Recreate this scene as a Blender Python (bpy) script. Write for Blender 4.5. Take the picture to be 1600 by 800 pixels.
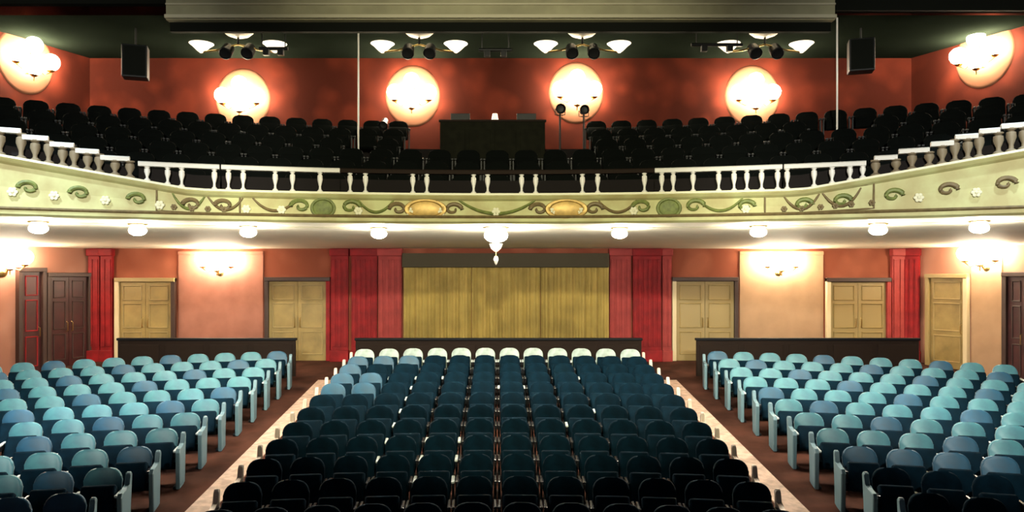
import bpy, bmesh, math, random
from mathutils import Vector, Matrix
random.seed(7)
PI = math.pi
C = bpy.context.scene.collection
for o in list(bpy.data.objects):
    bpy.data.objects.remove(o)

# ------------------------------------------------------------------ camera, world, lights, exposure
EYE = 4.7
F = 1200.0                      # focal length in pixels of the 1600 px wide frame
PX, PY = 777.0, 430.0           # principal point
cam_d = bpy.data.cameras.new('camera'); cam = bpy.data.objects.new('camera', cam_d); C.objects.link(cam)
cam.location = (0, 0, EYE); cam.rotation_euler = (PI / 2, 0, 0)
cam_d.sensor_width = 36; cam_d.lens = 36 * F / 1600
cam_d.shift_x = (800 - PX) / 1600; cam_d.shift_y = (PY - 400) / 1600
cam_d.clip_start = 0.1; cam_d.clip_end = 200
S = bpy.context.scene
S.camera = cam
w = bpy.data.worlds.new('world'); S.world = w; w.use_nodes = True
w.node_tree.nodes['Background'].inputs[0].default_value = (0.75, 0.85, 1.0, 1)
w.node_tree.nodes['Background'].inputs[1].default_value = 0.05
S.view_settings.view_transform = 'Standard'; S.view_settings.look = 'None'
S.view_settings.gamma = 1; S.view_settings.use_curve_mapping = False
S.view_settings.exposure = 0.0

def spot(name, loc, target, power, size_deg, color, radius=0.15, blend=0.6):
    l = bpy.data.lights.new(name, 'SPOT'); l.energy = power; l.spot_size = math.radians(size_deg)
    l.spot_blend = blend; l.color = color; l.shadow_soft_size = radius
    o = bpy.data.objects.new(name, l); C.objects.link(o); o.location = loc
    o.rotation_euler = (Vector(target) - Vector(loc)).to_track_quat('-Z', 'Y').to_euler()
    return o
COOL = (0.72, 0.9, 1.0)
WARM = (1.0, 0.88, 0.66)
# unseen spots added high over the side blocks to brighten the seats, and lamps thrown at the balcony front
spot('seat_fill_light', (-8.5, 9.0, 12.6), (-9.8, 15.5, 2.2), 4200, 52, COOL, blend=0.9)
spot('seat_fill_light', (8.5, 10.0, 12.6), (10.8, 17.0, 2.2), 3600, 44, COOL, blend=1.0)
spot('balcony_front_light', (0, 3.0, 8.0), (0, 15.0, 5.9), 5200, 62, (1.0, 0.95, 0.62))
spot('balcony_front_light', (-4.0, 3.0, 8.0), (-8.6, 12.9, 5.9), 5200, 60, (1.0, 1.0, 0.86))
spot('balcony_front_light', (4.0, 3.0, 8.0), (8.6, 12.9, 5.9), 5200, 60, (1.0, 1.0, 0.86))
spot('beam_fill_light', (0, 4.0, 9.2), (0, 19.0, 11.9), 1500, 58, (1.0, 0.95, 0.75), blend=0.8)  # unseen spot added to brighten the face of the beam
GLOBE_UP = 115.0      # emission of the upper wall globes
GLOBE_LOW = 105.0
LAMP_UNDER = 390.0

# ------------------------------------------------------------------ materials
def mat(name, col, rough=0.6, metal=0.0, emit=None, strength=0.0, spec=0.5, sheen=0.0, var=0.0, vscale=6.0, col2=None, bump=0.0, coords='Object'):
    m = bpy.data.materials.new(name); m.use_nodes = True
    nt = m.node_tree; b = nt.nodes['Principled BSDF']
    b.inputs['Base Color'].default_value = (*col, 1); b.inputs['Roughness'].default_value = rough
    b.inputs['Metallic'].default_value = metal; b.inputs['Specular IOR Level'].default_value = spec
    if sheen:
        b.inputs['Sheen Weight'].default_value = sheen; b.inputs['Sheen Roughness'].default_value = 0.4
    if emit:
        b.inputs['Emission Color'].default_value = (*emit, 1); b.inputs['Emission Strength'].default_value = strength
    if var or bump:
        tc = nt.nodes.new('ShaderNodeTexCoord'); n = nt.nodes.new('ShaderNodeTexNoise')
        n.inputs['Scale'].default_value = vscale; n.inputs['Detail'].default_value = 4
        nt.links.new(tc.outputs[coords], n.inputs['Vector'])
        if var:
            r = nt.nodes.new('ShaderNodeValToRGB')
            c2 = col2 or tuple(c * (1 - var) for c in col)
            r.color_ramp.elements[0].position = 0.35; r.color_ramp.elements[1].position = 0.65
            r.color_ramp.elements[0].color = (*c2, 1); r.color_ramp.elements[1].color = (*col, 1)
            nt.links.new(n.outputs['Fac'], r.inputs['Fac']); nt.links.new(r.outputs['Color'], b.inputs['Base Color'])
        if bump:
            bm_ = nt.nodes.new('ShaderNodeBump'); bm_.inputs['Strength'].default_value = bump
            nt.links.new(n.outputs['Fac'], bm_.inputs['Height']); nt.links.new(bm_.outputs['Normal'], b.inputs['Normal'])
    return m

def damask(name, col, col2, scale=1.6):
    m = mat(name, col, 0.85, spec=0.1)
    nt = m.node_tree; b = nt.nodes['Principled BSDF']
    tc = nt.nodes.new('ShaderNodeTexCoord'); v = nt.nodes.new('ShaderNodeTexVoronoi'); v.feature = 'SMOOTH_F1'
    v.inputs['Scale'].default_value = scale
    n = nt.nodes.new('ShaderNodeTexNoise'); n.inputs['Scale'].default_value = 0.6; n.inputs['Detail'].default_value = 5
    mx = nt.nodes.new('ShaderNodeMath'); mx.operation = 'ADD'
    r = nt.nodes.new('ShaderNodeValToRGB')
    r.color_ramp.elements[0].position = 0.65; r.color_ramp.elements[1].position = 1.1
    r.color_ramp.elements[0].color = (*col, 1); r.color_ramp.elements[1].color = (*col2, 1)
    nt.links.new(tc.outputs['Object'], v.inputs['Vector']); nt.links.new(tc.outputs['Object'], n.inputs['Vector'])
    nt.links.new(v.outputs['Distance'], mx.inputs[0]); nt.links.new(n.outputs['Fac'], mx.inputs[1])
    nt.links.new(mx.outputs[0], r.inputs['Fac']); nt.links.new(r.outputs['Color'], b.inputs['Base Color'])
    return m

M = {}
M['red_wall'] = damask('red damask wallpaper', (0.098, 0.016, 0.008), (0.050, 0.008, 0.004))
M['low_wall'] = damask('salmon wallpaper', (0.27, 0.085, 0.048), (0.20, 0.055, 0.030))
M['side_wall'] = damask('beige pink wallpaper', (0.34, 0.16, 0.11), (0.27, 0.12, 0.08))
M['pilaster'] = mat('red painted timber', (0.26, 0.010, 0.012), 0.6, spec=0.2, var=0.4, vscale=3)
M['pilaster2'] = mat('rose painted timber', (0.34, 0.045, 0.04), 0.6, spec=0.2, var=0.3, vscale=3)
M['ceiling'] = mat('dark olive ceiling paint', (0.008, 0.011, 0.008), 1.0, spec=0.0, var=0.25, vscale=0.8)
M['bulk'] = mat('olive beige plaster', (0.40, 0.37, 0.235), 0.75, var=0.25, vscale=1.2)
M['bulk_trim'] = mat('pale beige plaster', (0.55, 0.50, 0.36), 0.6)
M['dark_drape'] = mat('black drape', (0.008, 0.009, 0.007), 0.95, spec=0.1)
M['under'] = mat('cream soffit paint', (0.86, 0.80, 0.62), 0.7, var=0.08, vscale=0.7)
M['cream'] = mat('cream plaster', (0.56, 0.56, 0.27), 0.6, var=0.3, vscale=2.2, col2=(0.44, 0.38, 0.17), bump=0.15)
M['cream_l'] = mat('light cream plaster', (0.75, 0.72, 0.52), 0.5)
M['gold'] = mat('gilded ornament', (0.52, 0.33, 0.09), 0.45, metal=0.3, var=0.3, vscale=9)
M['olive'] = mat('olive painted ornament', (0.20, 0.24, 0.06), 0.6, var=0.4, vscale=12)
M['umber'] = mat('umber painted ornament', (0.20, 0.14, 0.06), 0.6, var=0.3, vscale=12)
M['floor'] = mat('dark brown red carpet', (0.075, 0.028, 0.018), 0.95, spec=0.1, var=0.6, vscale=1.3, bump=0.2)
M['strip'] = mat('pale pink aisle border', (0.68, 0.47, 0.35), 0.7, var=0.35, vscale=7)
M['terrace'] = mat('black carpeted step', (0.012, 0.010, 0.010), 0.95, spec=0.1)
M['rail_w'] = mat('white painted metal', (0.80, 0.77, 0.74), 0.4)
M['rail_d'] = mat('dark brown timber', (0.018, 0.011, 0.008), 0.7, spec=0.1)
M['rail_b'] = mat('beige weathered timber', (0.22, 0.17, 0.11), 0.6)
M['black'] = mat('black metal', (0.008, 0.008, 0.009), 0.5, spec=0.3)
M['lens'] = mat('black glass lens', (0.01, 0.01, 0.012), 0.1)
M['brass'] = mat('brass', (0.55, 0.38, 0.14), 0.3, metal=1.0)
M['door_g'] = mat('golden olive wood', (0.32, 0.22, 0.07), 0.55, var=0.35, vscale=2.5)
M['door_g2'] = mat('honey wood moulding', (0.30, 0.215, 0.085), 0.5)
M['door_r'] = mat('dark oxblood wood', (0.05, 0.008, 0.008), 0.4, var=0.4, vscale=4)
M['frame_d'] = mat('dark door frame', (0.035, 0.015, 0.010), 0.5)
M['frame_l'] = mat('pale door frame', (0.62, 0.50, 0.30), 0.5)
M['curtain'] = mat('gold olive curtain', (0.42, 0.30, 0.075), 0.85, sheen=0.1, var=0.35, vscale=1.4)
M['pelmet'] = mat('dark olive pelmet', (0.045, 0.035, 0.015), 0.8)
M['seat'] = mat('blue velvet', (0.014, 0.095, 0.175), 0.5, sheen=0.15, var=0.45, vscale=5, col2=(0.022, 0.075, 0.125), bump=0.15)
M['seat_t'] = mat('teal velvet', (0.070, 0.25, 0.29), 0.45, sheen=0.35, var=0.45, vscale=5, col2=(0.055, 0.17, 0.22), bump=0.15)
M['seat_n'] = mat('navy and shaded velvet', (0.0012, 0.014, 0.027), 0.85, spec=0.08, var=0.5, vscale=5, bump=0.15)  # darkened cloth, also painted shade on cushions and front right rows
M['seat_lit'] = mat('seat cloth painted as lit', (0.55, 0.68, 0.62), 0.6, sheen=0.4, var=0.3, vscale=8)  # overhead light on the last row, put into the cloth colour
M['shell'] = mat('black seat shell', (0.004, 0.005, 0.007), 0.6, spec=0.2)
M['arm'] = mat('dark varnished armrest', (0.02, 0.02, 0.025), 0.25)
M['end_c'] = mat('pale pink timber', (0.72, 0.58, 0.47), 0.4)
M['end_s'] = mat('pale blue grey timber', (0.14, 0.24, 0.28), 0.5)
M['arm_glint'] = mat('armrest with painted glint', (0.72, 0.78, 0.76), 0.3)  # armrest glints and highlight lines painted as a pale colour
M['bseat'] = mat('black green fabric', (0.0035, 0.0045, 0.004), 0.9, spec=0.05)
M['globe_up'] = mat('lit frosted globe', (1, 1, 1), 0.3, emit=(1.0, 0.84, 0.58), strength=GLOBE_UP)
M['globe_low'] = mat('lit frosted bowl', (1, 1, 1), 0.3, emit=(1.0, 0.86, 0.64), strength=GLOBE_LOW)
M['lamp_under'] = mat('lit opal glass', (1, 1, 1), 0.3, emit=(1.0, 0.93, 0.80), strength=LAMP_UNDER)
M['shade_dim'] = mat('softly lit glass and added glow shade', (0.9, 0.85, 0.75), 0.3, emit=(1.0, 0.85, 0.65), strength=1.6)
M['lamp_glow'] = mat('painted lamp glow', (0.15, 0.066, 0.038), 0.8, spec=0.1)  # lamp bloom on the wall, put into a paler colour
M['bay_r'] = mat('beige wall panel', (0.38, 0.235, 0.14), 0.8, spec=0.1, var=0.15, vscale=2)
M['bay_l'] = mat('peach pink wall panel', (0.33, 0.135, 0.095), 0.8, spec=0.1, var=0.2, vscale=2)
M['plaster_w'] = mat('white plaster', (0.80, 0.78, 0.70), 0.6)
M['desk'] = mat('dark olive desk panel', (0.010, 0.010, 0.005), 0.8, spec=0.1, var=0.4, vscale=5)
M['screen'] = mat('dark glossy screen', (0.01, 0.012, 0.015), 0.15)
M['desk_lamp'] = mat('lit pink lamp shade', (1, 0.8, 0.7), 0.4, emit=(1.0, 0.66, 0.52), strength=1.1)

# ------------------------------------------------------------------ mesh helpers
class MB:
    def __init__(s): s.bm = bmesh.new(); s.smooth = False
    def box(s, c, d, rot=None, bev=0.0, seg=2, taper=1.0):
        r = bmesh.ops.create_cube(s.bm, size=1.0); vs = r['verts']
        for v in vs:
            k = taper if v.co.z > 0 else 1.0
            v.co = Vector((v.co.x * d[0] * k, v.co.y * d[1] * k, v.co.z * d[2]))
        if bev:
            es = list({e for v in vs for e in v.link_edges})
            rb = bmesh.ops.bevel(s.bm, geom=es, offset=bev, segments=seg, profile=0.6, affect='EDGES')
            vs = list({v for f in rb['faces'] for v in f.verts} | {v for v in vs if v.is_valid})
        for v in vs:
            p = v.co.copy()
            if rot: p = rot @ p
            v.co = p + Vector(c)
        return s
    def prism(s, pts, y0, y1, bev=0.0, seg=3, xf=None):
        """outline in x,z extruded along y"""
        a = [s.bm.verts.new((x, y0, z)) for x, z in pts]; b = [s.bm.verts.new((x, y1, z)) for x, z in pts]
        n = len(pts)
        fs = [s.bm.faces.new(a), s.bm.faces.new(b[::-1])]
        for i in range(n):
            fs.append(s.bm.faces.new((a[i], b[i], b[(i + 1) % n], a[(i + 1) % n])))
        vs = a + b
        if bev:
            es = list(set(fs[0].edges) | set(fs[1].edges))
            rb = bmesh.ops.bevel(s.bm, geom=es, offset=bev, segments=seg, profile=0.5, affect='EDGES')
            vs = list({v for f in rb['faces'] for v in f.verts} | {v for v in vs if v.is_valid})
        if xf:
            for v in vs: v.co = xf @ v.co
        return s
    def lathe(s, prof, c=(0, 0, 0), n=20, rot=None):
        """prof: list of (r, z)"""
        rings = []
        for r, z in prof:
            ring = []
            for i in range(n if r > 1e-5 else 1):
                a = 2 * PI * i / n
                p = Vector((r * math.cos(a), r * math.sin(a), z))
                if rot: p = rot @ p
                ring.append(s.bm.verts.new(p + Vector(c)))
            rings.append(ring)
        for a, b in zip(rings, rings[1:]):
            for i in range(n):
                j = (i + 1) % n
                if len(a) == 1 and len(b) == 1: break
                if len(a) == 1: s.bm.faces.new((a[0], b[i], b[j]))
                elif len(b) == 1: s.bm.faces.new((a[i], b[0], a[j]))
                else: s.bm.faces.new((a[i], b[i], b[j], a[j]))
        s.smooth = True
        return s
    def tube(s, pts, r, n=8, closed=False):
        pts = [Vector(p) for p in pts]; rings = []
        m = len(pts)
        rs = r if isinstance(r, (list, tuple)) else [r] * m
        for i, p in enumerate(pts):
            if closed: t = pts[(i + 1) % m] - pts[i - 1]
            else: t = pts[min(i + 1, m - 1)] - pts[max(i - 1, 0)]
            t.normalize()
            up = Vector((0, 0, 1)) if abs(t.z) < 0.9 else Vector((0, 1, 0))
            a = t.cross(up).normalized(); b = t.cross(a)
            rings.append([s.bm.verts.new(p + (a * math.cos(2 * PI * k / n) + b * math.sin(2 * PI * k / n)) * rs[i]) for k in range(n)])
        for i in range(m if closed else m - 1):
            A, B = rings[i], rings[(i + 1) % m]
            for k in range(n):
                s.bm.faces.new((A[k], A[(k + 1) % n], B[(k + 1) % n], B[k]))
        if not closed:
            s.bm.faces.new(rings[0][::-1]); s.bm.faces.new(rings[-1])
        s.smooth = True
        return s
    def sweep(s, prof_at, thetas, closed_prof=True):
        """prof_at(theta) -> list of world points; skinned along thetas"""
        rows = [[s.bm.verts.new(p) for p in prof_at(t)] for t in thetas]
        n = len(rows[0])
        for A, B in zip(rows, rows[1:]):
            for k in range(n if closed_prof else n - 1):
                s.bm.faces.new((A[k], A[(k + 1) % n], B[(k + 1) % n], B[k]))
        if closed_prof:
            s.bm.faces.new(rows[0]); s.bm.faces.new(rows[-1][::-1])
        return s
    def poly(s, pts):
        s.bm.faces.new([s.bm.verts.new(p) for p in pts]); return s
    def build(s, name, m, parent=None, loc=None, rz=None):
        bmesh.ops.recalc_face_normals(s.bm, faces=s.bm.faces[:])
        me = bpy.data.meshes.new(name); s.bm.to_mesh(me); s.bm.free()
        if s.smooth:
            me.polygons.foreach_set('use_smooth', [True] * len(me.polygons))
            me.set_sharp_from_angle(angle=math.radians(45))
        me.materials.append(m)
        o = bpy.data.objects.new(name, me); C.objects.link(o)
        if parent: o.parent = parent
        if loc: o.location = loc
        if rz is not None: o.rotation_euler = (0, 0, rz)
        return o

def tag(o, label=None, cat=None, group=None, kind=None):
    if label: o['label'] = label
    if cat: o['category'] = cat
    if group: o['group'] = group
    if kind: o['kind'] = kind
    return o
def empty(name, loc, rz=0.0):
    o = bpy.data.objects.new(name, None); C.objects.link(o); o.location = loc; o.rotation_euler = (0, 0, rz)
    o.empty_display_size = 0.2
    return o
def struct(o, label=None, cat='building'):
    o['kind'] = 'structure'
    if label: o['label'] = label; o['category'] = cat
    return o
KIDS = {}
def kids(o):
    return KIDS.get(o.name, [])
def register(root):
    for o in C.objects:
        if o.parent is not None: 
            l = KIDS.setdefault(o.parent.name, [])
            if o not in l: l.append(o)
def copy_tree(o, parent=None):
    c = o.copy(); C.objects.link(c); c.parent = parent
    for ch in kids(o): copy_tree(ch, c)
    return c
ORD = ['zeroth', 'first', 'second', 'third', 'fourth', 'fifth', 'sixth', 'seventh', 'eighth', 'ninth', 'tenth', 'eleventh', 'twelfth',
       'thirteenth', 'fourteenth', 'fifteenth', 'sixteenth', 'seventeenth', 'eighteenth', 'nineteenth', 'twentieth', 'twenty-first',
       'twenty-second', 'twenty-third', 'twenty-fourth', 'twenty-fifth', 'twenty-sixth', 'twenty-seventh', 'twenty-eighth', 'twenty-ninth',
       'thirtieth']

# ------------------------------------------------------------------ plan of the hall
WALL = [(-14.4, 1.0), (-13.9, 19.0), (-12.2, 23.0), (12.4, 23.0), (14.2, 19.0), (14.6, 1.0)]
AC = (0.0, -3.6); R0 = 18.6            # the balcony front is an arc about AC
def zf(y): return 0.87 + (y - 9.5) * 0.0944
def on(th, r, z): return Vector((AC[0] + r * math.sin(th), AC[1] + r * math.cos(th), z))
def rwall(th):
    dx, dy = math.sin(th), math.cos(th); best = 1e9
    for (x0, y0), (x1, y1) in zip(WALL, WALL[1:]):
        ex, ey = x1 - x0, y1 - y0
        den = dx * ey - dy * ex
        if abs(den) < 1e-9: continue
        qx, qy = x0 - AC[0], y0 - AC[1]
        t = (qx * ey - qy * ex) / den; u = (qx * dy - qy * dx) / den
        if t > 0 and -1e-6 <= u <= 1 + 1e-6: best = min(best, t)
    return best
def px_theta(px, r=R0):
    """bearing about AC of the point of the arc of radius r seen at column px"""
    k = (px - PX) / F; lo, hi = -1.0, 1.0
    for _ in range(50):
        m = (lo + hi) / 2; p = on(m, r, 0)
        if p.x / p.y < k: lo = m
        else: hi = m
    return (lo + hi) / 2
def px_wall(px):
    """point of the wall polygon seen at column px, and the wall's direction angle"""
    k = (px - PX) / F
    for (x0, y0), (x1, y1) in list(zip(WALL, WALL[1:]))[::-1] if px > PX else zip(WALL, WALL[1:]):
        ex, ey = x1 - x0, y1 - y0
        den = ex - k * ey
        if abs(den) < 1e-9: continue
        u = (k * y0 - x0) / den
        if 0 <= u <= 1:
            return Vector((x0 + ex * u, y0 + ey * u, 0)), math.atan2(ey, ex)
    raise ValueError(px)
def rise(x):
    a = abs(x)
    return 0.0 if a < 5.6 else min((a - 5.6) * 0.16, 0.75)
TH = [math.radians(-47.5 + 95 * i / 96) for i in range(97)]

# ------------------------------------------------------------------ room shell
mb = MB()
ys = [1.0, 6, 10, 14, 19.0, 23.0]
mb.poly([(-14.4, 1, zf(1)), (-13.9, 19, zf(19)), (-12.2, 23, zf(23)), (12.4, 23, zf(23)), (14.2, 19, zf(19)), (14.6, 1, zf(1))])
struct(mb.build('floor', M['floor']))
def wall(name, a, b, z0, z1, m):
    d = Vector((b[0] - a[0], b[1] - a[1], 0)).normalized(); n = Vector((-d.y, d.x, 0)) * 0.25
    mb = MB()
    lo = [(a[0], a[1]), (b[0], b[1]), (b[0] + n.x, b[1] + n.y), (a[0] + n.x, a[1] + n.y)]
    zs = [z0(p[1]) if callable(z0) else z0 for p in lo]
    A = [mb.bm.verts.new((p[0], p[1], z)) for p, z in zip(lo, zs)]; B = [mb.bm.verts.new((p[0], p[1], z1)) for p in lo]
    mb.bm.faces.new(A); mb.bm.faces.new(B)
    for i in range(4): mb.bm.faces.new((A[i], A[(i + 1) % 4], B[(i + 1) % 4], B[i]))
    return struct(mb.build(name, m))
fl = lambda y: zf(min(y, 23)) - 0.1
ZM = 5.6
wall('wall_back', WALL[2], WALL[3], ZM, 13.0, M['red_wall'])
wall('wall_back', WALL[2], WALL[3], fl, ZM, M['low_wall'])
wall('wall_left', WALL[1], WALL[2], ZM, 13.0, M['red_wall'])
wall('wall_left', WALL[1], WALL[2], fl, ZM, M['side_wall'])
wall('wall_left', WALL[0], WALL[1], fl, 13.0, M['red_wall'])
wall('wall_right', WALL[3], WALL[4], ZM, 13.0, M['red_wall'])
wall('wall_right', WALL[3], WALL[4], fl, ZM, M['side_wall'])
wall('wall_right', WALL[4], WALL[5], fl, 13.0, M['red_wall'])
ZC = 11.2
struct(MB().poly([(-14.0, 19.2, ZC), (-12.2, 23, ZC), (12.4, 23, ZC), (14.2, 19.2, ZC)]).build('ceiling', M['ceiling']))
struct(MB().poly([(-14.4, 1, 13.0), (-14, 19.2, 13.0), (14.3, 19.2, 13.0), (14.6, 1, 13.0)]).build('ceiling', M['ceiling']))
# bulkhead between the high ceiling and the low ceiling over the balcony
X0, X1 = (262 - PX) / F * 19.1, (1302 - PX) / F * 19.1
b_ = MB(); b_.box(((X0 + X1) / 2, 19.1, (ZC + 13) / 2 - 0.09), (X1 - X0, 0.2, 13 - ZC + 0.18))
struct(b_.build('ceiling_beam', M['bulk']))
b_ = MB()
for z, dd, h in ((ZC - 0.12, 0.12, 0.09), (ZC + 0.20, 0.06, 0.05)):
    b_.box(((X0 + X1) / 2, 19.0 - dd / 2, z), (X1 - X0, dd, h), bev=0.02)
struct(b_.build('trim_1', M['bulk_trim']))
b_ = MB(); b_.box(((X0 + X1) / 2, 19.3, ZC - 0.20), (X1 - X0, 0.14, 0.40)); struct(b_.build('trim_2', M['dark_drape']))  # dark strip added for the unlit front of the low ceiling
for a, b, z0 in ((-13.9, X0, ZC + 0.22), (X1, 14.2, ZC + 0.05)):
    b_ = MB(); b_.box(((a + b) / 2, 19.1, (z0 + 13) / 2), (b - a, 0.2, 13 - z0)); struct(b_.build('ceiling_beam', M['dark_drape']))

# ------------------------------------------------------------------ balcony: soffit, front, stepped floor
def th_ok(t): return rwall(t) > R0 + 0.05
THB = [t for t in TH if th_ok(t)]
mb = MB()
def pr(t):
    rw = rwall(t)
    return [on(t, R0 + (rw - R0) * k, 5.70 - 0.2 * k) for k in (0, .25, .5, .75, 1)]
mb.sweep(pr, THB, closed_prof=False)
struct(mb.build('ceiling', M['under']))
# the soffit's edge beads
mb = MB()
mb.sweep(lambda t: [on(t, R0 + 0.9, 5.66), on(t, R0 + 1.05, 5.66), on(t, R0 + 1.05, 5.70), on(t, R0 + 0.9, 5.70)], THB)
struct(mb.build('trim_3', M['cream_l']))

def fz(t):  # top of the balcony front
    return 6.26 + rise(R0 * math.sin(t))
front = empty('balcony_front', (0, 15.0, 5.7))
tag(front, 'cream balcony front with raised swags and gilt medallions curving across the hall', 'balcony', kind='structure')
def inv(o):  # keep world placement under the empty
    o.location = (0, -15.0, -5.7)
    return o
def fprof(t):
    zt = fz(t); h = zt - 5.70
    P = [(0, 0), (-0.05, 0.0), (-0.10, 0.04), (-0.10, 0.10), (-0.04, 0.15), (-0.02, h * 0.5), (-0.04, h - 0.12), (-0.10, h - 0.08), (-0.14, h - 0.03), (-0.12, h), (0.10, h), (0.10, 0)]
    return [on(t, R0 + r, 5.70 + z) for r, z in P]
inv(MB().sweep(fprof, THB).build('panel', M['cream'], front))
inv(MB().sweep(lambda t: [on(t, R0 + r, 5.70 + z) for r, z in ((-.10, .10), (-.13, .13), (-.10, .16), (-.04, .15))], THB).build('lower_moulding', M['umber'], front))
inv(MB().sweep(lambda t: [on(t, R0 + r, fz(t) + z) for r, z in ((-.15, -.015), (-.15, .025), (.11, .025), (.11, -.015))], THB).build('coping', M['cream_l'], front))
def fp(px, fz_, off=-0.06):   # a point on the front's face: column px, height fraction fz_
    t = px_theta(px); h = fz(t) - 5.7
    return on(t, R0 + off, 5.70 + h * fz_)
def swag(px0, px1, top, sag, r, m, name):
    b = MB(); pts = []; rs = []
    for i in range(17):
        u = i / 16; pts.append(fp(px0 + (px1 - px0) * u, top - sag * 4 * u * (1 - u), -0.05)); rs.append(r * (0.55 + 0.75 * 4 * u * (1 - u) * 0.8))
    b.tube(pts, rs, 8)
    return inv(b.build(name, m, front))
def scroll(px, f, size, flip, m):
    b = MB(); pts = []; rs = []
    t0 = px_theta(px); h = fz(t0) - 5.7; c = on(t0, R0 - 0.055, 5.70 + h * f)
    tx = Vector((math.cos(t0), -math.sin(t0), 0))
    for i in range(22):
        a = i / 21 * 3.6 * PI / 2 * 1.2; rr = size * (1 - i / 27)
        pts.append(c + tx * (math.cos(a) * rr * flip * 1.25) + Vector((0, 0, math.sin(a) * rr * 0.9))); rs.append(0.045 * (1 - i / 40))
    b.tube(pts, rs, 7)
    return inv(b.build('scroll', m, front))
def medallion(px, w_, m):
    b = MB(); t0 = px_theta(px); c = on(t0, R0 - 0.05, 5.70 + (fz(t0) - 5.7) * 0.5)
    rot = Matrix.Rotation(-t0, 3, 'Z') @ Matrix.Rotation(PI / 2, 3, 'X')
    sc = Matrix.Diagonal((w_, 0.20, 1.0))
    b.lathe([(0, 0.05), (0.45, 0.045), (0.72, 0.03), (0.80, 0.055), (0.95, 0.05), (1.0, 0.0), (0.9, -0.03), (0, -0.03)], c, 28, rot @ sc)
    return inv(b.build('medallion', m, front))
for px in (665, 885): medallion(px, 0.42, M['gold'])
for px, fl_ in ((622, -1), (708, 1), (842, -1), (928, 1)): scroll(px, 0.5, 0.14, fl_, M['umber'])
for px in (505, 1045): medallion(px, 0.24, M['olive'])
for px, fl_ in ((470, -1), (548, 1), (1003, -1), (1085, 1)): scroll(px, 0.55, 0.15, fl_, M['olive'])
swag(715, 838, 0.85, 0.5, 0.030, M['olive'], 'swag')
for a, b in ((560, 615), (935, 995), (395, 465), (1090, 1160), (270, 320), (325, 380), (1225, 1280), (1285, 1345)):
    swag(a, b, 0.80, 0.42, 0.026, M['umber'] if (a // 5) % 2 else M['olive'], 'swag')
for px in (45, 125, 215, 300, 350, 1165, 1255, 1315, 1395, 1480, 1570): scroll(px, 0.52, 0.13, 1 if px > PX else -1, M['olive'] if px % 2 else M['umber'])
def rosette(px, f, r, m):
    b = MB(); t0 = px_theta(px); h = fz(t0) - 5.7; c = on(t0, R0 - 0.06, 5.70 + h * f)
    rot = Matrix.Rotation(-t0, 3, 'Z') @ Matrix.Rotation(PI / 2, 3, 'X')
    for k in range(6):
        a = 2 * PI * k / 6; off = rot @ Vector((math.cos(a) * r * 0.7, math.sin(a) * r * 0.7, 0))
        b.lathe([(0, 0.03), (r * 0.4, 0.02), (r * 0.45, 0), (0, -0.02)], c + off, 10, rot)
    b.lathe([(0, 0.05), (r * 0.35, 0.03), (r * 0.4, -0.01), (0, -0.02)], c, 12, rot)
    return inv(b.build('rosette', m, front))
for px in (560, 640, 690, 775, 862, 908, 990, 1165, 440, 385, 250, 20, 85, 165, 1435, 1525): rosette(px, 0.42, 0.075, M['cream_l'])
for px in (325, 350, 300, 272, 1225, 1252, 1282, 1305, 1330, 1362): rosette(px, 0.40, 0.05, M['umber'])
# long raised frames of the side panels
def panel_frame(px0, px1):
    b = MB(); pts = []
    n = 16
    for i in range(n + 1): pts.append(fp(px0 + (px1 - px0) * i / n, 0.86, -0.045))
    for i in range(n + 1): pts.append(fp(px1 - (px1 - px0) * i / n, 0.26, -0.045))
    b.tube(pts, 0.018, 6, closed=True)
    return inv(b.build('panel_frame', M['umber'], front))
for a, b in ((245, 375), (1195, 1365)): panel_frame(a, b)

# stepped balcony floor: six terraces
NR = 6; RR = [20.1 + 1.06 * i for i in range(NR)]
ZT = [5.98 + 0.44 * i for i in range(NR)]
mb = MB()
def tp(t):
    rw = rwall(t) - 0.01; P = [(min(R0 + 0.1, rw), 5.9)]
    zprev = 5.9
    for r, z in zip(RR, ZT):
        re = min(r - 0.55, rw); P += [(re, zprev), (re, z)]; zprev = z
    P += [(rw, zprev)]
    return [on(t, r, z) for r, z in P]
mb.sweep(tp, THB, closed_prof=False)
struct(mb.build('balcony_floor', M['terrace']))

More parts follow.
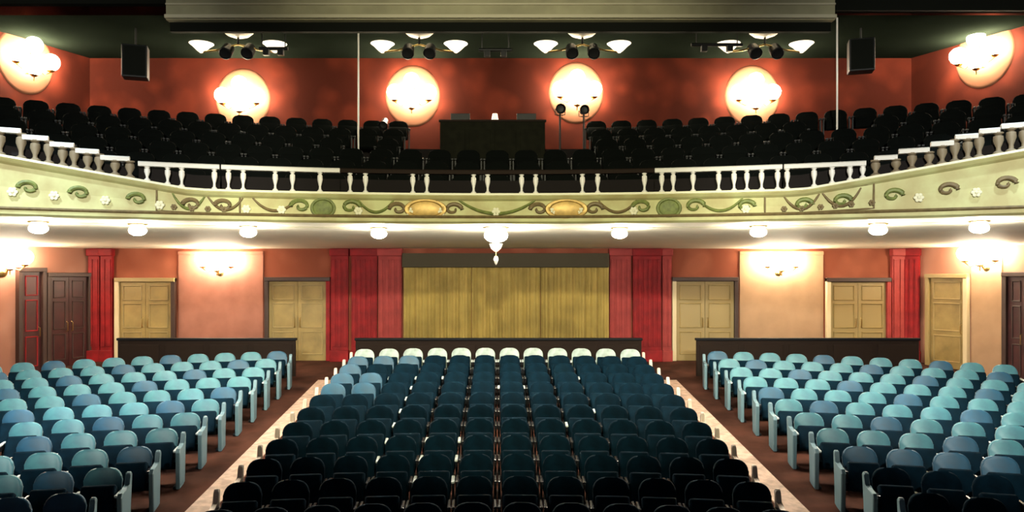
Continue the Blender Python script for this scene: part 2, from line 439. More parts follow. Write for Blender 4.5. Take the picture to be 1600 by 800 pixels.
# ------------------------------------------------------------------ balcony rail
def rail(px0, px1, posts, m_rail, m_post, label, top=True, steps=None, cap_w=0.085, post_r=0.032):
    t0, t1 = px_theta(px0), px_theta(px1); tm = (t0 + t1) / 2
    o = empty('balcony_rail', on(tm, R0, fz(tm)))
    tag(o, label, 'railing', 'railings along the balcony edge')
    base = o.location
    def b2(b, name, m):
        q = b.build(name, m, o); q.location = -Vector(base); return q
    if steps is None: steps = [(px0, px1, None)]
    for a, b, zz in steps:
        ta, tb = px_theta(a), px_theta(b); n = max(2, int(abs(b - a) / 20))
        zt = 6.26 + 0.49 if zz is None else zz
        ts = [ta + (tb - ta) * i / n for i in range(n + 1)]
        zr = lambda t: zt
        bb = MB().sweep(lambda t: [on(t, R0 + r, zr(t) + z) for r, z in ((-.07, -cap_w), (-.09, -.02), (-.06, .0), (.06, 0), (.09, -.02), (.07, -cap_w))], ts)
        b2(bb, 'handrail', m_rail)
    for p in posts:
        t = px_theta(p); zt = None
        for a, b, zz in steps:
            if a - 1 <= p <= b + 1: zt = 6.75 if zz is None else zz
        if zt is None: zt = 6.75
        z0 = fz(t) + 0.02; h = zt - cap_w - z0 + 0.01
        bb = MB(); c = on(t, R0, z0)
        bb.lathe([(0, 0), (post_r * 1.7, 0), (post_r * 1.7, .03), (post_r * .8, .06), (post_r * .7, h * .3), (post_r * 1.6, h * .62), (post_r * 1.5, h * .82), (post_r * .8, h - .05), (post_r * 1.6, h - .02), (post_r * 1.6, h), (0, h)], c, 12)
        b2(bb, 'baluster', m_post)
    # dark board behind the balusters
    n = 24; ts = [t0 + (t1 - t0) * i / n for i in range(n + 1)]
    bb = MB().sweep(lambda t: [on(t, R0 + r, fz(t) + z) for r, z in ((.12, -.25), (.12, .30 if steps[0][2] is None else .22), (.15, .30 if steps[0][2] is None else .22), (.15, -.25))], ts)
    b2(bb, 'kick_board', M['terrace'])
    return o
rail(532, 1022, [547, 571, 645, 667, 740, 762, 815, 837, 910, 934, 1007], M['rail_d'], M['rail_w'], 'dark topped balcony railing over the middle of the balcony front')
rail(346, 531, [357, 380, 430, 457, 500], M['rail_w'], M['rail_w'], 'white balcony railing just left of the dark topped middle railing')
rail(216, 343, [230, 262, 284, 335], M['rail_w'], M['rail_w'], 'short white balcony railing left of the longer white one, before the steps')
rail(1023, 1222, [1034, 1052, 1083, 1123, 1147, 1167, 1190, 1215], M['rail_w'], M['rail_w'], 'white balcony railing just right of the dark topped middle railing')
rail(1225, 1353, [1230, 1272, 1300, 1328, 1348], M['rail_w'], M['rail_w'], 'short white balcony railing right of the longer white one, before the steps')
def zat(px, y):   # height of row y on the balcony front arc at column px
    p = on(px_theta(px), R0, 0); return EYE + (PY - y) * p.y / F
ls = [(-230, -115, 205 - 32), (-113, -42, 184), (-40, 33, 199), (35, 76, 212), (78, 116, 223), (118, 155, 233), (157, 203, 244)]
ls = [(a, b, zat((a + b) / 2, y)) for a, b, y in ls]
rail(-230, 203, [-110, -40, 0, 33, 55, 76, 98, 116, 137, 155, 180, 203], M['rail_w'], M['rail_b'], 'left side balcony railing with white top climbing in steps', steps=ls, post_r=0.05)
rs_ = [(1366, 1402, 243), (1404, 1452, 232), (1454, 1490, 221), (1492, 1528, 210), (1530, 1562, 201), (1564, 1600, 193), (1602, 1680, 180), (1682, 1800, 165)]
rs_ = [(a, b, zat((a + b) / 2, y)) for a, b, y in rs_]
rail(1366, 1800, [1368, 1400, 1425, 1452, 1472, 1492, 1512, 1530, 1560, 1580, 1600], M['rail_w'], M['rail_b'], 'right side balcony railing with white top climbing in steps', steps=rs_, post_r=0.05)

# ------------------------------------------------------------------ lower rear wall: pilasters, doors, curtain
def wall_item(px0, px1):
    a, ang = px_wall(px0 + 0.01); b, ang2 = px_wall(px1 - 0.01)
    m = (a + b) / 2; d = (b - a); L = d.length; an = math.atan2(d.y, d.x)
    return m, an, L
n_tr = 10
def pilaster(px0, px1, m, ztop=5.5):
    global n_tr
    c, an, L = wall_item(px0, px1); z0 = zf(c.y)
    b = MB(); h = ztop - z0
    b.box((0, -0.05, h / 2), (L, 0.14, h))
    nf = max(2, int(L / 0.14))
    for i in range(nf):
        x = -L / 2 + (i + 0.5) * L / nf
        b.box((x, -0.13, h / 2 + 0.05), (L / nf * 0.6, 0.035, h - 0.75), bev=0.012)
    b.box((0, -0.09, 0.15), (L + 0.04, 0.22, 0.34), bev=0.02)
    b.box((0, -0.09, h - 0.12), (L + 0.06, 0.24, 0.22), bev=0.03)
    o = b.build('trim_%d' % n_tr, m, None, (c.x, c.y, z0), an); n_tr += 1
    return struct(o)
for a, b, m in ((141, 158, 'pilaster'), (160, 178, 'pilaster'), (518, 545, 'pilaster'), (550, 590, 'pilaster'), (592, 628, 'pilaster2'),
                (952, 985, 'pilaster2'), (988, 1032, 'pilaster'), (1034, 1048, 'pilaster2'), (1391, 1411, 'pilaster2'), (1413, 1438, 'pilaster')):
    pilaster(a, b, M[m])
n_door = 1
def door(px0, px1, ytop, m_leaf, m_mould, m_frame, label, leaves=2, m_jl=None, m_jr=None, lines=()):
    global n_door
    c, an, L = wall_item(px0, px1); z0 = zf(c.y) ; H = EYE + (PY - ytop) * c.y / F - z0
    o = empty('door_%d' % n_door, (c.x, c.y, z0), an); n_door += 1
    tag(o, label, 'door', kind='structure')
    fw = 0.12
    MB().box((-L / 2 + fw / 2, -0.07, H / 2), (fw, 0.16, H), bev=0.015).build('door_jamb', m_jl or m_frame, o)
    MB().box((L / 2 - fw / 2, -0.07, H / 2), (fw, 0.16, H), bev=0.015).build('door_jamb', m_jr or m_frame, o)
    MB().box((0, -0.08, H - fw / 2), (L, 0.18, fw), bev=0.015).build('door_head', m_frame, o)
    lw = (L - 2 * fw) / leaves
    for k in range(leaves):
        x = -L / 2 + fw + lw * (k + 0.5); b = MB(); lh = H - fw
        b.box((x, -0.035, lh / 2), (lw - 0.01, 0.06, lh - 0.01))
        b.build('door_leaf', m_leaf, o)
        b = MB()
        for z_0, z_1 in ((0.2, lh * 0.36), (lh * 0.42, lh * 0.72), (lh * 0.77, lh - 0.12)):
            x0, x1 = x - lw / 2 + 0.12, x + lw / 2 - 0.12
            for A, B in (((x0, z_0), (x1, z_0)), ((x1, z_0), (x1, z_1)), ((x1, z_1), (x0, z_1)), ((x0, z_1), (x0, z_0))):
                b.box(((A[0] + B[0]) / 2, -0.075, (A[1] + B[1]) / 2), (abs(A[0] - B[0]) + 0.03, 0.03, abs(A[1] - B[1]) + 0.03), bev=0.008, seg=1)
        b.build('door_moulding', m_mould, o)
        s = 1 if k == 0 else -1
        if leaves == 1: s = 1
        b = MB(); b.tube([(x + s * (lw / 2 - 0.08), -0.07, 1.0), (x + s * (lw / 2 - 0.08), -0.13, 1.02), (x + s * (lw / 2 - 0.08), -0.13, 1.26), (x + s * (lw / 2 - 0.08), -0.07, 1.28)], 0.014)
        b.build('door_handle', M['brass'], o)
    return o
door(182, 276, 434, M['door_g'], M['door_g2'], M['door_g2'], 'golden wooden double door at the left end of the rear wall', m_jl=M['frame_l'], m_jr=M['frame_d'])
door(415, 517, 433, M['door_g'], M['door_g2'], M['frame_d'], 'golden wooden double door with dark frame left of the red pilasters', m_jr=M['pilaster'])
door(1049, 1152, 433, M['door_g2'], M['door_g'], M['frame_d'], 'golden wooden double door with dark right jamb by the right aisle', m_jl=M['frame_l'])
door(1289, 1389, 434, M['door_g2'], M['door_g'], M['frame_d'], 'golden wooden double door near the right end of the rear wall', m_jl=M['frame_l'], m_jr=M['pilaster2'])
door(1450, 1516, 428, M['door_g'], M['door_g2'], M['door_g2'], 'narrow golden door with pale jamb on the angled right wall', leaves=1, m_jr=M['frame_l'])
door(1570, 1612, 425, M['door_r'], M['frame_d'], M['frame_d'], 'dark door at the right edge beyond the angled wall', leaves=1)
door(24, 68, 418, M['door_r'], M['pilaster'], M['frame_d'], 'dark red door at the left edge of the side wall', leaves=1)
door(69, 139, 426, M['door_r'], M['frame_d'], M['frame_d'], 'dark brown double door beside the leftmost red pilaster')

# wide gold curtain across the middle opening
c, an, L = wall_item(630, 950); z0 = zf(c.y); ztop = EYE + (PY - 398) * 23 / F
o = empty('stage_curtain', (c.x, c.y, z0), an); o.name = 'wall_curtain'
tag(o, 'wide olive gold pleated curtain across the middle of the rear wall', 'curtain')
for k in range(3):
    b = MB(); rows = []
    n = 90; x0 = -L / 2 + 0.02 + k * L / 3; x1 = x0 + L / 3 - 0.02
    H = ztop - z0 - 0.2
    pts = []
    for i in range(n + 1):
        u = i / n; pts.append((x0 + (x1 - x0) * u, -0.13 - 0.045 * math.sin(u * 2 * PI * 11 + k) - 0.02 * math.sin(u * 37 + k * 2)))
    for zz in (0.04, H * 0.5, H):
        rows.append([b.bm.verts.new((x, y * (1.0 if zz < H else 0.8), zz)) for x, y in pts] + [b.bm.verts.new((x, y * (1.0 if zz < H else .8) + 0.02, zz)) for x, y in pts[::-1]])
    for A, B in zip(rows, rows[1:]):
        m_ = len(A)
        for i in range(m_): b.bm.faces.new((A[i], A[(i + 1) % m_], B[(i + 1) % m_], B[i]))
    b.smooth = True
    b.build('curtain_panel', M['curtain'], o)
b = MB(); b.box((0, -0.14, ztop - z0 - 0.17), (L, 0.24, 0.42), bev=0.02)
b.build('pelmet', M['pelmet'], o)

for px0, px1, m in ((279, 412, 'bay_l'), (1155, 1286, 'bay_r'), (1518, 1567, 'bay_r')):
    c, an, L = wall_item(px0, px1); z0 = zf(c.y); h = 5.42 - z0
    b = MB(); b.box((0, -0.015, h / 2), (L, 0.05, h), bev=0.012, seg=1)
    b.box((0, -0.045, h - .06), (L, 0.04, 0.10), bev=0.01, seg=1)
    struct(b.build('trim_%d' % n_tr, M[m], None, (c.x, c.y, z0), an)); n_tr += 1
# dark baseboard round the foot of the walls
b = MB()
for px0, px1 in ((278, 413), (1154, 1287)):
    c, an, L = wall_item(px0, px1)
    MBX = MB(); MBX.box((0, -0.03, 0.12), (L, 0.06, 0.26), bev=0.01)
    struct(MBX.build('baseboard_back', M['frame_d'], None, (c.x, c.y, zf(c.y)), an))

# dark partitions behind the last rows of seats
def partition(px0, px1, d, label):
    x0, x1 = (px0 - PX) / F * d, (px1 - PX) / F * d; z0 = zf(d); H = EYE + (PY - 530) * d / F - z0
    o = empty('rear_partition', ((x0 + x1) / 2, d, z0)); tag(o, label, 'partition', 'low partitions behind the last rows')
    L = x1 - x0
    b = MB(); b.box((0, 0, H / 2 - 0.02), (L, 0.07, H)); n = max(2, int(L / 1.1))
    for i in range(n): b.box((-L / 2 + (i + .5) * L / n, -0.045, H / 2), (L / n - 0.16, 0.03, H - 0.3), bev=0.01)
    b.build('panel', M['rail_d'], o)
    MB().box((0, 0, H), (L + 0.06, 0.14, 0.07), bev=0.02).build('top_rail', M['shell'], o)
partition(185, 462, 20.95, 'low dark timber partition behind the left block of seats')
partition(556, 1002, 20.95, 'low dark timber partition behind the centre block of seats')
partition(1088, 1435, 20.95, 'low dark timber partition behind the right block of seats')

# pale borders running up the aisles beside the centre block
XC = 3.78
for s, lab in ((-1, 'pale carpet border along the left aisle beside the centre seats'), (1, 'pale carpet border along the right aisle beside the centre seats')):
    b = MB()
    xa, xb = s * 4.36, s * 4.76
    n = 28; y0, y1 = 6.0, 20.4
    lo = [[b.bm.verts.new((x, y0 + (y1 - y0) * i / n, zf(y0 + (y1 - y0) * i / n) + dz)) for x, dz in ((xa, 0.0), (xa, .02), (xb, .02), (xb, 0.0))] for i in range(n + 1)]
    for A, B in zip(lo, lo[1:]):
        for k in range(4): b.bm.faces.new((A[k], A[(k + 1) % 4], B[(k + 1) % 4], B[k]))
    tag(b.build('aisle_border', M['strip']), lab, 'carpet', 'aisle borders')

# ------------------------------------------------------------------ seats
def backrest_outline(w_, z0, z1, r):
    P = [(-w_ / 2 + .02, z0), (w_ / 2 - .02, z0), (w_ / 2, z0 + .03)]
    for i in range(7):
        a = i / 6 * PI / 2; P.append((w_ / 2 - r + r * math.cos(a), z1 - r + r * math.sin(a) * 1.0))
    for i in range(7):
        a = PI / 2 + i / 6 * PI / 2; P.append((-w_ / 2 + r + r * math.cos(a), z1 - r + r * math.sin(a)))
    P.append((-w_ / 2, z0 + .03))
    return P
TILT = Matrix.Translation((0, 0.16, 0.38)) @ Matrix.Rotation(math.radians(-14), 4, 'X') @ Matrix.Translation((0, 0, -0.38))
def make_stalls_seat(m_cloth, m_arm, m_cush):
    o = empty('stalls_chair', (0, 0, 0))
    W = 0.51
    b = MB(); b.prism(backrest_outline(W, 0.36, 0.93, 0.17), -0.045, 0.035, bev=0.034, seg=3, xf=TILT); b.smooth = True
    b.build('backrest', m_cloth, o)
    b = MB(); b.prism(backrest_outline(W * 0.96, 0.24, 0.89, 0.16), 0.037, 0.058, bev=0.008, seg=1, xf=TILT)
    b.build('back_shell', M['shell'], o)
    b = MB(); b.box((0, 0, 0), (0.47, 0.45, 0.12), rot=Matrix.Rotation(math.radians(58), 3, 'X'), bev=0.045, seg=3); b.smooth = True
    for v in b.bm.verts: v.co += Vector((0, -0.055, 0.56 - 0.04))
    b.build('seat_cushion', m_cush, o)
    for s in (-1, 1):
        x = s * 0.283
        b = MB(); b.box((x, 0.0, 0.02), (0.05, 0.46, 0.04), bev=0.01)
        b.box((x, 0.06, 0.30), (0.035, 0.16, 0.56), bev=0.01); b.box((x, -0.02, 0.55), (0.035, 0.36, 0.08), bev=0.01)
        b.box((x, 0.06, -0.03), (0.04, 0.2, 0.10))
        b.build('leg', M['shell'], o)
        b = MB(); b.box((x, -0.04, 0.615), (0.05, 0.36, 0.035), bev=0.015, seg=2)
        b.build('armrest', m_arm, o)
    return o
protos = {k: make_stalls_seat(M[a], M[b], M[c]) for k, a, b, c in (('navy', 'seat_n', 'arm', 'seat_n'), ('navy_glint', 'seat_n', 'arm_glint', 'seat_n'), ('blue', 'seat', 'arm', 'seat_n'), ('teal', 'seat_t', 'arm_glint', 'seat_n'), ('pale', 'seat_lit', 'arm_glint', 'seat_n'))}  # dark cushions are painted shade below the lighter backrests
register(None)
used = set()
SR, SCY = 35.0, -15.0
def end_outline():
    P = [(-.24, 0), (.20, 0), (.22, .35), (.30, .80)]
    for i in range(6):
        a = i / 5 * PI; P.append((.25 + .05 * math.cos(a), .80 + .05 * math.sin(a)))
    return P + [(.16, .68), (-.02, .66), (-.22, .66), (-.27, .60)]
def end_panel(name, m):
    b = MB(); b.prism(end_outline(), -.035, .035, bev=.012, seg=1, xf=Matrix.Rotation(PI / 2, 4, 'Z'))
    return b.build(name, m).data
ENDS = {}
def add_end(o, x, m):
    if m not in ENDS:
        ENDS[m] = end_panel('end_panel_mesh', M[m])
        for q in [q for q in bpy.data.objects if q.name.startswith('end_panel_mesh')]: bpy.data.objects.remove(q)
    e = bpy.data.objects.new('end_panel', ENDS[m]); C.objects.link(e); e.parent = o; e.location = (x, 0, 0)
def side_x(sy, x):  # arc of the row through (0, sy)
    return math.sqrt((sy - SCY) ** 2 - x * x) + SCY
def seat_at(x, sy, kind, label, group):
    y = side_x(sy, x); rz = -math.asin(x / (sy - SCY))
    p = protos[kind]
    o = p if kind not in used else copy_tree(p)
    used.add(kind)
    o.location = (x, y, zf(y)); o.rotation_euler = (0, 0, rz + random.uniform(-.02, .02))
    tag(o, label, 'seat', group)
    return o
def proj(x, y, z): return PX + F * x / y, PY - F * (z - EYE) / y
PITCH = 0.95; ROWS = 12; SW = 0.627
plan = []
for i in range(ROWS):
    sy = 20.0 - PITCH * i
    for k in range(12):
        x = (k - 5.5) * SW
        plan.append((x, sy, 'c', i, k))
    for s in (-1, 1):
        for k in range(13):
            x = s * (5.32 + SW * (k + 0.5)); y = side_x(sy, x)
            pxx, pyy = proj(x, y, zf(y) + 0.9)
            if -22 < pxx < 1622 and pyy < 812 and abs(x) < 13.3 - max(0, (y - 18)) * 0.3: plan.append((x, sy, 'l' if s < 0 else 'r', i, k))
print('SEATS', len(plan), [sum(1 for p in plan if p[2] == b) for b in 'clr'])
ends = []
for x, sy, blk, i, k in plan:
    row = 'last' if i == 0 else ORD[i + 1] + '-from-last'
    if blk == 'c':
        kind = 'pale' if i == 0 else ('navy_glint' if (k == 2 and 2 <= i <= 8) or (k == 4 and i in (7, 8, 9)) or (k, i) in ((1, 2), (9, 2), (10, 4), (9, 5), (3, 2), (8, 6), (6, 3), (0, 5), (0, 8), (11, 6)) else 'navy')  # last row painted as lit, chosen arms carry painted glints
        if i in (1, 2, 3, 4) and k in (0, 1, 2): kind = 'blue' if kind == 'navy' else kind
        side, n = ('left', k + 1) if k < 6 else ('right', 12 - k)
        colr = {'pale': 'painted-as-lit', 'navy': 'navy blue', 'navy_glint': 'glint-armed navy', 'blue': 'mid blue'}[kind]
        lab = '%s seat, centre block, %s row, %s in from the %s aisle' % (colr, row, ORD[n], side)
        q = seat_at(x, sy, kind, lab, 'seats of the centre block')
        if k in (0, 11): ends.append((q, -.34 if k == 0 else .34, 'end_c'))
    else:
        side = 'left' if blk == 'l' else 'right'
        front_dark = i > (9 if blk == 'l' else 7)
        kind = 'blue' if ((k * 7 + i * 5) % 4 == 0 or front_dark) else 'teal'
        if blk == 'r' and i > 8: kind = 'navy'  # shade over the front right rows, put into the cloth colour
        lab = '%s seat, %s block, %s row, %s in from the aisle' % (kind, side, row, ORD[k + 1])  # navy in the front right rows is painted shade
        q = seat_at(x, sy, kind, lab, 'seats of the %s block' % side)
        if k == 0: ends.append((q, .34 if blk == 'l' else -.34, 'end_s'))
for q in ends: add_end(*q)
for k, p in protos.items():
    if k not in used: raise RuntimeError(k)

# balcony seats
def make_balcony_seat():
    o = empty('balcony_chair', (0, 0, 0))
    b = MB(); b.prism(backrest_outline(0.56, 0.36, 0.92, 0.15), -0.04, 0.04, bev=0.03, seg=2, xf=TILT); b.smooth = True
    b.build('backrest', M['bseat'], o)
    b = MB(); b.box((0, -0.05, 0.50), (0.5, 0.40, 0.11), rot=Matrix.Rotation(math.radians(60), 3, 'X'), bev=0.03); b.smooth = True
    b.build('seat_cushion', M['bseat'], o)
    for s in (-1, 1):
        b = MB(); b.box((s * 0.31, 0.02, 0.30), (0.04, 0.36, 0.60), bev=0.01); b.box((s * .31, -.02, .62), (0.06, .38, .04), bev=.01)
        b.build('arm_panel', M['black'], o)
    return o
bp = make_balcony_seat(); register(None); first = True; nb = 0
for i in range(NR):
    r = RR[i]; w_ = 0.70; tmax = px_theta(1640, r); tmin = px_theta(-40, r)
    n = int(tmax * r / w_); lst = []
    for k in range(-int(-tmin * r / w_), n + 1):
        t = k * w_ / r; p = on(t, r, ZT[i])
        if rwall(t) < r + 0.5: continue
        if i >= 3 and abs(p.x) < 1.95: continue
        if i >= 3 and 1.95 <= abs(p.x) < 2.75: continue      # gangways beside the control desk
        if min(math.hypot(p.x - (q - PX) / F * 19.4, p.y - 19.4) for q in (560, 1308)) < 0.62: continue
        lst.append((t, p))
    L_ = [q for q in lst if q[1].x < 0]; R_ = [q for q in lst if q[1].x >= 0]
    for side, q in (('left', L_[::-1]), ('right', R_)):
        for j, (t, p) in enumerate(q):
            o = bp if first else copy_tree(bp); first = False; nb += 1
            o.location = p; o.rotation_euler = (0, 0, -t)
            tag(o, 'black balcony seat, %s row up from the railing, %s %s of the middle' % (ORD[i + 1], ORD[j + 1], side), 'seat', 'dark seats of the balcony')
print('BALCONY SEATS', nb)

# ------------------------------------------------------------------ control desk in the balcony
dr = 23.35; zd = ZT[3]
o = empty('control_desk', (-0.12, 19.7, zd)); tag(o, 'dark olive panelled control desk enclosure in the middle of the balcony', 'desk')
b = MB(); b.box((0, -0.38, 0.62), (2.64, 0.06, 1.28), bev=0.01)
for i in range(4): b.box((-0.96 + i * 0.64, -0.42, 0.6), (0.54, 0.03, 0.9), bev=0.01)
b.build('front_panel', M['desk'], o)
for s in (-1, 1):
    MB().box((s * 1.29, 0.25, 0.62), (0.06, 1.2, 1.28), bev=0.01).build('side_panel', M['desk'], o)
MB().box((0, 0.1, 1.10), (2.5, 0.8, 0.05), bev=0.01).build('desk_top', M['rail_d'], o)
MB().box((0, -0.38, 1.28), (2.7, 0.14, 0.05), bev=0.015).build('top_rail', M['rail_d'], o)
def monitor(x, label):
    o = empty('monitor', (x, 19.75, zd + 1.125)); tag(o, label, 'monitor', 'things on the control desk')
    MB().box((0, 0, 0.01), (0.22, 0.16, 0.02), bev=0.005).build('stand_base', M['black'], o)
    MB().box((0, 0.02, 0.10), (0.04, 0.03, 0.18)).build('stand', M['black'], o)
    MB().box((0, 0, 0.28), (0.50, 0.035, 0.31), bev=0.01).build('casing', M['black'], o)
    MB().box((0, 0.02, 0.28), (0.46, 0.006, 0.27)).build('screen', M['screen'], o)
monitor(-0.95, 'black monitor on the left end of the control desk'); monitor(0.75, 'black monitor on the right end of the control desk')
o = empty('desk_lamp', (-0.06, 19.72, zd + 1.125)); tag(o, 'small lit pink lamp standing on the middle of the control desk', 'lamp')
MB().lathe([(0, 0), (.08, 0), (.08, .015), (.012, .03), (.012, .24), (0, .24)]).build('lamp_base', M['brass'], o)
MB().lathe([(.06, .42), (.10, .22), (.095, .22), (.055, .42), (.06, .42)], n=16).build('lamp_shade', M['desk_lamp'], o)
# followspots on stands
def followspot(px, ytop, d, z0, tilt, label):
    x = (px - PX) / F * d; zt = EYE + (PY - ytop) * d / F
    o = empty('followspot', (x, d, z0)); tag(o, label, 'spotlight', 'followspots on stands in the balcony')
    h = zt - z0 - 0.12
    b = MB(); b.tube([(0, 0, .25), (0, 0, h)], 0.025, 8); b.build('pole', M['black'], o)
    for k in range(3):
        a = 2 * PI * k / 3 + .4; MB().tube([(0, 0, .42), (math.cos(a) * .3, math.sin(a) * .3, 0.02)], 0.016, 6).build('leg', M['black'], o)
    rot = Matrix.Rotation(PI / 2 + tilt, 3, 'X')
    b = MB(); b.lathe([(0, -.24), (.09, -.24), (.10, .1), (.135, .24), (.125, .24), (.09, .12), (0, .1)], (0, 0, h), 18, rot); b.build('lamp_housing', M['black'], o)
    b = MB(); b.tube([(-.13, 0, h), (-.13, 0, h - .16), (0, 0, h - .17), (.13, 0, h - .16), (.13, 0, h)], 0.014, 6); b.build('yoke', M['black'], o)
followspot(875, 163, 20.3, ZT[3], 0.2, 'black followspot on a stand just right of the control desk')
followspot(912, 166, 21.3, ZT[4], 0.1, 'black followspot silhouetted against the glow right of the control desk')
followspot(600, 186, 21.35, ZT[4], 0.5, 'black followspot on a stand well left of the control desk')

# ------------------------------------------------------------------ upper wall globes on brackets
def wall_globe(px, y, m_glass, label, group, r=0.23, off=0.34, name='wall_lamp', globes=((0, .36), (-.5, .02), (.5, .02), (0, -.22)), oval=None):
    w_, an = px_wall(px); n = Vector((math.sin(an), -math.cos(an), 0))
    k = (px - PX) / F
    z = EYE + (PY - y) * (w_.y - off) / F
    o = empty(name, (w_.x, w_.y, z), an); tag(o, label, 'lamp', group)
    MB().lathe([(0, .0), (.13, .0), (.15, .015), (.10, .04), (.04, .06), (0, .06)], (0, 0, -0.28), 18, Matrix.Rotation(PI / 2, 3, 'X')).build('wall_plate', M['brass'], o)
    if oval:  # oval added as the bloom around the lamp
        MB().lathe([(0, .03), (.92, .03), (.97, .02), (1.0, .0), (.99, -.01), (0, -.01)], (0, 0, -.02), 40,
                   Matrix.Diagonal((oval[0], 1, oval[1])) @ Matrix.Rotation(PI / 2, 3, 'X')).build('glow_panel', M['lamp_glow'], o)
    MB().tube([(0, -.03, -.28), (0, -off * .5, -.30), (0, -off, -.16), (0, -off, .1)], 0.022, 8).build('stem', M['brass'], o)
    for gx, gz in globes:
        MB().tube([(0, -off, -.16), (gx * .6, -off, gz - r - .16), (gx, -off, gz - r - .06), (gx, -off, gz - r + .01)], 0.016, 6).build('bracket_arm', M['brass'], o)
        MB().lathe([(0, -r - .05), (.05, -r - .05), (.11, -r + .0), (.10, -r + .005), (0, -r - .02)], (gx, -off, gz), 14).build('cup', M['brass'], o)
        prof = [(0, -r)] + [(r * math.sin(PI * i / 12), -r * math.cos(PI * i / 12)) for i in range(1, 12)] + [(0, r)]
        MB().lathe(prof, (gx, -off, gz), 18).build('glass_globe', m_glass, o)
    return o
UG = 'globe lamps on the upper red wall'
for px, y, lab in ((40, 88, 'bright four-globe wall lamp at the left edge of the upper red wall'), (380, 150, 'bright four-globe wall lamp on the upper wall, second from the left'),
                   (645, 145, 'bright four-globe wall lamp on the upper wall just left of the control desk'), (900, 140, 'bright four-globe wall lamp on the upper wall just right of the control desk'),
                   (1175, 145, 'bright four-globe wall lamp on the upper wall, second from the right'), (1538, 78, 'bright four-globe wall lamp at the right edge of the upper red wall')):
    wall_globe(px, y, M['globe_up'], lab, UG, oval=(.82, .92))
LG = 'globe lamps on the wall under the balcony'
for px, y, lab in ((3, 408, 'three-globe wall lamp under the balcony at the left edge beside the dark red door'), (345, 412, 'three-globe wall lamp under the balcony between the two golden doors on the left'),
                   (1215, 412, 'three-globe wall lamp under the balcony between the two golden doors on the right'), (1543, 402, 'three-globe wall lamp on the angled wall beside the narrow golden door')):
    wall_globe(px, y, M['globe_low'], lab, LG, r=0.2, off=0.32, globes=((0, .0), (-.42, .12), (.42, .12)))

# ceiling fixtures: plaster dome, two black spotlights, two added glowing shades standing in for ceiling glow
def ceiling_cluster(px, label, d=20.5):
    x = (px - PX) / F * d
    o = empty('ceiling_lamp', (x, d, ZC)); tag(o, label, 'lamp', 'ceiling lamps over the balcony')
    MB().lathe([(0, -.16), (.14, -.15), (.30, -.09), (.38, -.02), (.40, 0), (0, 0)], n=24).build('ceiling_rose', M['plaster_w'], o)
    MB().tube([(0, 0, -.14), (0, 0, -.34)], 0.03).build('stem', M['black'], o)
    MB().tube([(-.98, 0, -.54), (-.6, 0, -.50), (0, 0, -.34), (.6, 0, -.50), (.98, 0, -.54)], 0.025).build('crossbar', M['brass'], o)
    for s in (-1, 1):
        b = MB(); b.lathe([(0, .22), (.12, .22), (.15, .18), (.17, -.18), (.15, -.2), (.13, -.16), (0, -.14)], (s * .29, -.02, -.52), 20, Matrix.Rotation(-0.9, 3, 'X')); b.build('spotlight_can', M['black'], o)
        b = MB(); b.lathe([(.04, -.04), (.12, .02), (.24, .14), (.32, .20), (.31, .20), (.22, .15), (.04, .0)], (s * .98, 0, -.52), 18); b.build('ceiling_glow_shade', M['shade_dim'], o)
ceiling_cluster(655, 'ceiling lamp with two black spotlights left of the middle'); ceiling_cluster(910, 'ceiling lamp with two black spotlights right of the middle')
ceiling_cluster(372, 'ceiling lamp with two black spotlights at the far left'); ceiling_cluster(1195, 'ceiling lamp with two black spotlights at the far right')
def batten(px0, px1, y, label):
    d = 20.0; x0, x1 = (px0 - PX) / F * d, (px1 - PX) / F * d; z = EYE + (PY - y) * d / F
    o = empty('lighting_bar', ((x0 + x1) / 2, d, z)); tag(o, label, 'lighting bar', 'lighting bars under the low ceiling')
    L = x1 - x0; b = MB(); b.tube([(-L / 2, 0, 0), (L / 2, 0, 0)], 0.045, 10); b.build('pipe', M['black'], o)
    for s in (-1, 1): MB().tube([(s * L * .4, 0, 0), (s * L * .4, 0, ZC - z)], 0.015, 6).build('hanger', M['black'], o)
    n = max(2, int(L / .45))
    for k in range(n):
        b = MB(); b.box((-L / 2 + (k + .5) * L / n, 0, -.1), (.16, .14, .16), bev=.02); b.build('lamp_box', M['black'], o)
batten(1080, 1160, 70, 'black lighting bar left of the far right ceiling lamp')
batten(405, 450, 76, 'short black lighting bar right of the far left ceiling lamp')
batten(748, 800, 78, 'black lighting bar between the two middle ceiling lamps')
# black loudspeakers hung near the side walls
def speaker(px, y, d, label):
    x = (px - PX) / F * d; z = EYE + (PY - y) * d / F
    o = empty('loudspeaker', (x, d, z), -0.3 if px > PX else 0.3); tag(o, label, 'loudspeaker', 'hung loudspeakers')
    MB().box((0, 0, 0), (0.62, 0.45, 0.85), bev=0.03).build('cabinet', M['black'], o)
    MB().box((0, -0.235, 0), (0.54, 0.02, 0.77), bev=0.008).build('grille', M['dark_drape'], o)
    MB().tube([(0, 0, .4), (0, 0, ZC - z)], 0.02, 8).build('hanger', M['black'], o)
speaker(212, 98, 20.2, 'black loudspeaker hung from the low ceiling on the left'); speaker(1345, 88, 20.2, 'black loudspeaker hung from the low ceiling on the right')
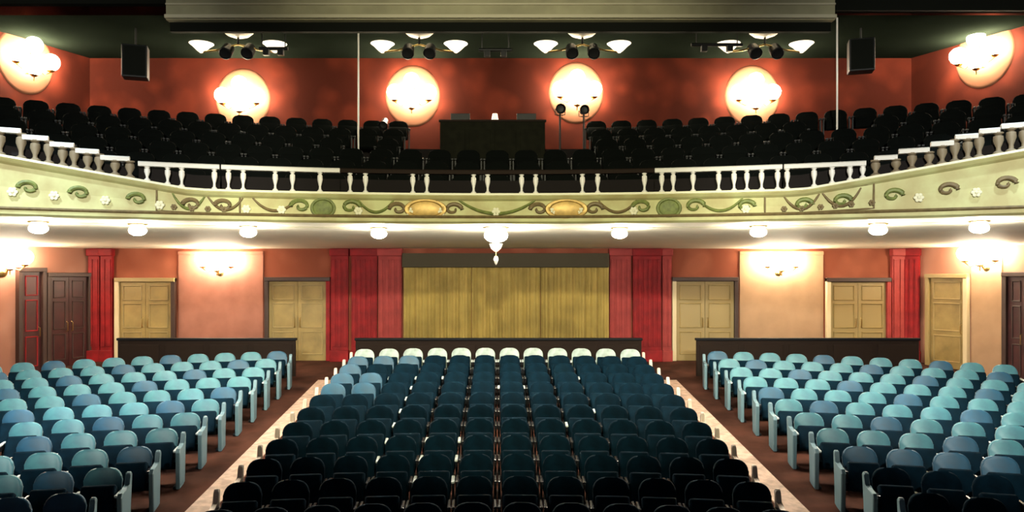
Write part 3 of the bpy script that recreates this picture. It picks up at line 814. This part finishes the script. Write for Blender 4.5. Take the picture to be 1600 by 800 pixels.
# two thin poles up to the low ceiling
def pole(px, label):
    x = (px - PX) / F * 19.4; r = math.hypot(x, 19.4 - AC[1]); z0 = 5.9
    for rr, z in zip(RR, ZT):
        if r > rr - 0.55: z0 = z
    o = empty('thin_pole', (x, 19.4, z0)); tag(o, label, 'pole', 'thin poles')
    MB().tube([(0, 0, 0), (0, 0, ZC - z0)], 0.022, 8).build('shaft', M['rail_w'], o)
    MB().lathe([(0, 0), (.09, 0), (.09, .02), (.035, .06), (0, .06)], n=14).build('base_plate', M['rail_w'], o)
pole(560, 'thin white pole from balcony floor to low ceiling, left of the desk'); pole(1308, 'thin white pole from balcony floor to low ceiling, right of the desk')

# ------------------------------------------------------------------ lamps under the balcony
def under_lamp(px, r_, rad, label, pendant=False):
    t = px_theta(px, r_); rw = rwall(t); k = (r_ - R0) / (rw - R0)
    p = on(t, r_, 5.70 - 0.2 * k)
    o = empty('balcony_pendant' if pendant else 'soffit_lamp', p, -t); tag(o, label, 'lamp', None if pendant else 'lamps under the balcony edge')
    MB().lathe([(0, -.05), (rad * .8, -.05), (rad * 1.15, -.02), (rad * 1.2, 0.0), (0, 0)], n=20).build('ceiling_plate', M['brass'], o)
    g = [(0, -.05 - rad * 1.0)] + [(rad * math.sin(PI * i / 12), -.05 - rad * 0.5 - rad * .6 * math.cos(PI * i / 12)) for i in range(1, 12)] + [(0, -.05 + rad * .1)]
    MB().lathe([(a, b) for a, b in g[:-1]] + [(rad * .3, -.05), (0, -.05)], n=20).build('opal_bowl', M['lamp_under'], o)
    if pendant:
        MB().tube([(0, 0, -.1), (0, 0, -.62)], 0.015).build('stem', M['brass'], o)
        MB().lathe([(0, -.78), (.025, -.74), (.05, -.66), (.03, -.60), (0, -.58)], n=14).build('finial', M['plaster_w'], o)
        MB().lathe([(.03, -.50), (.10, -.44), (.14, -.34), (.13, -.34), (.09, -.43), (.03, -.49)], n=16).build('glass_cup', M['shade_dim'], o)
LU = [(60, 'first lamp under the balcony edge counted from the left'), (215, 'second lamp under the balcony edge counted from the left'),
      (388, 'third lamp under the balcony edge from the left, above the second golden door'), (592, 'lamp under the balcony edge above the left red pilasters'),
      (968, 'lamp under the balcony edge above the right red pilasters'), (1185, 'third lamp under the balcony edge from the right, above a golden door'),
      (1372, 'second lamp under the balcony edge counted from the right'), (1530, 'last lamp under the balcony edge at the right')]
for px, lab in LU: under_lamp(px, 19.5, 0.16, lab)
under_lamp(775, 19.3, 0.24, 'large pendant lamp under the balcony at the middle of the hall', True)
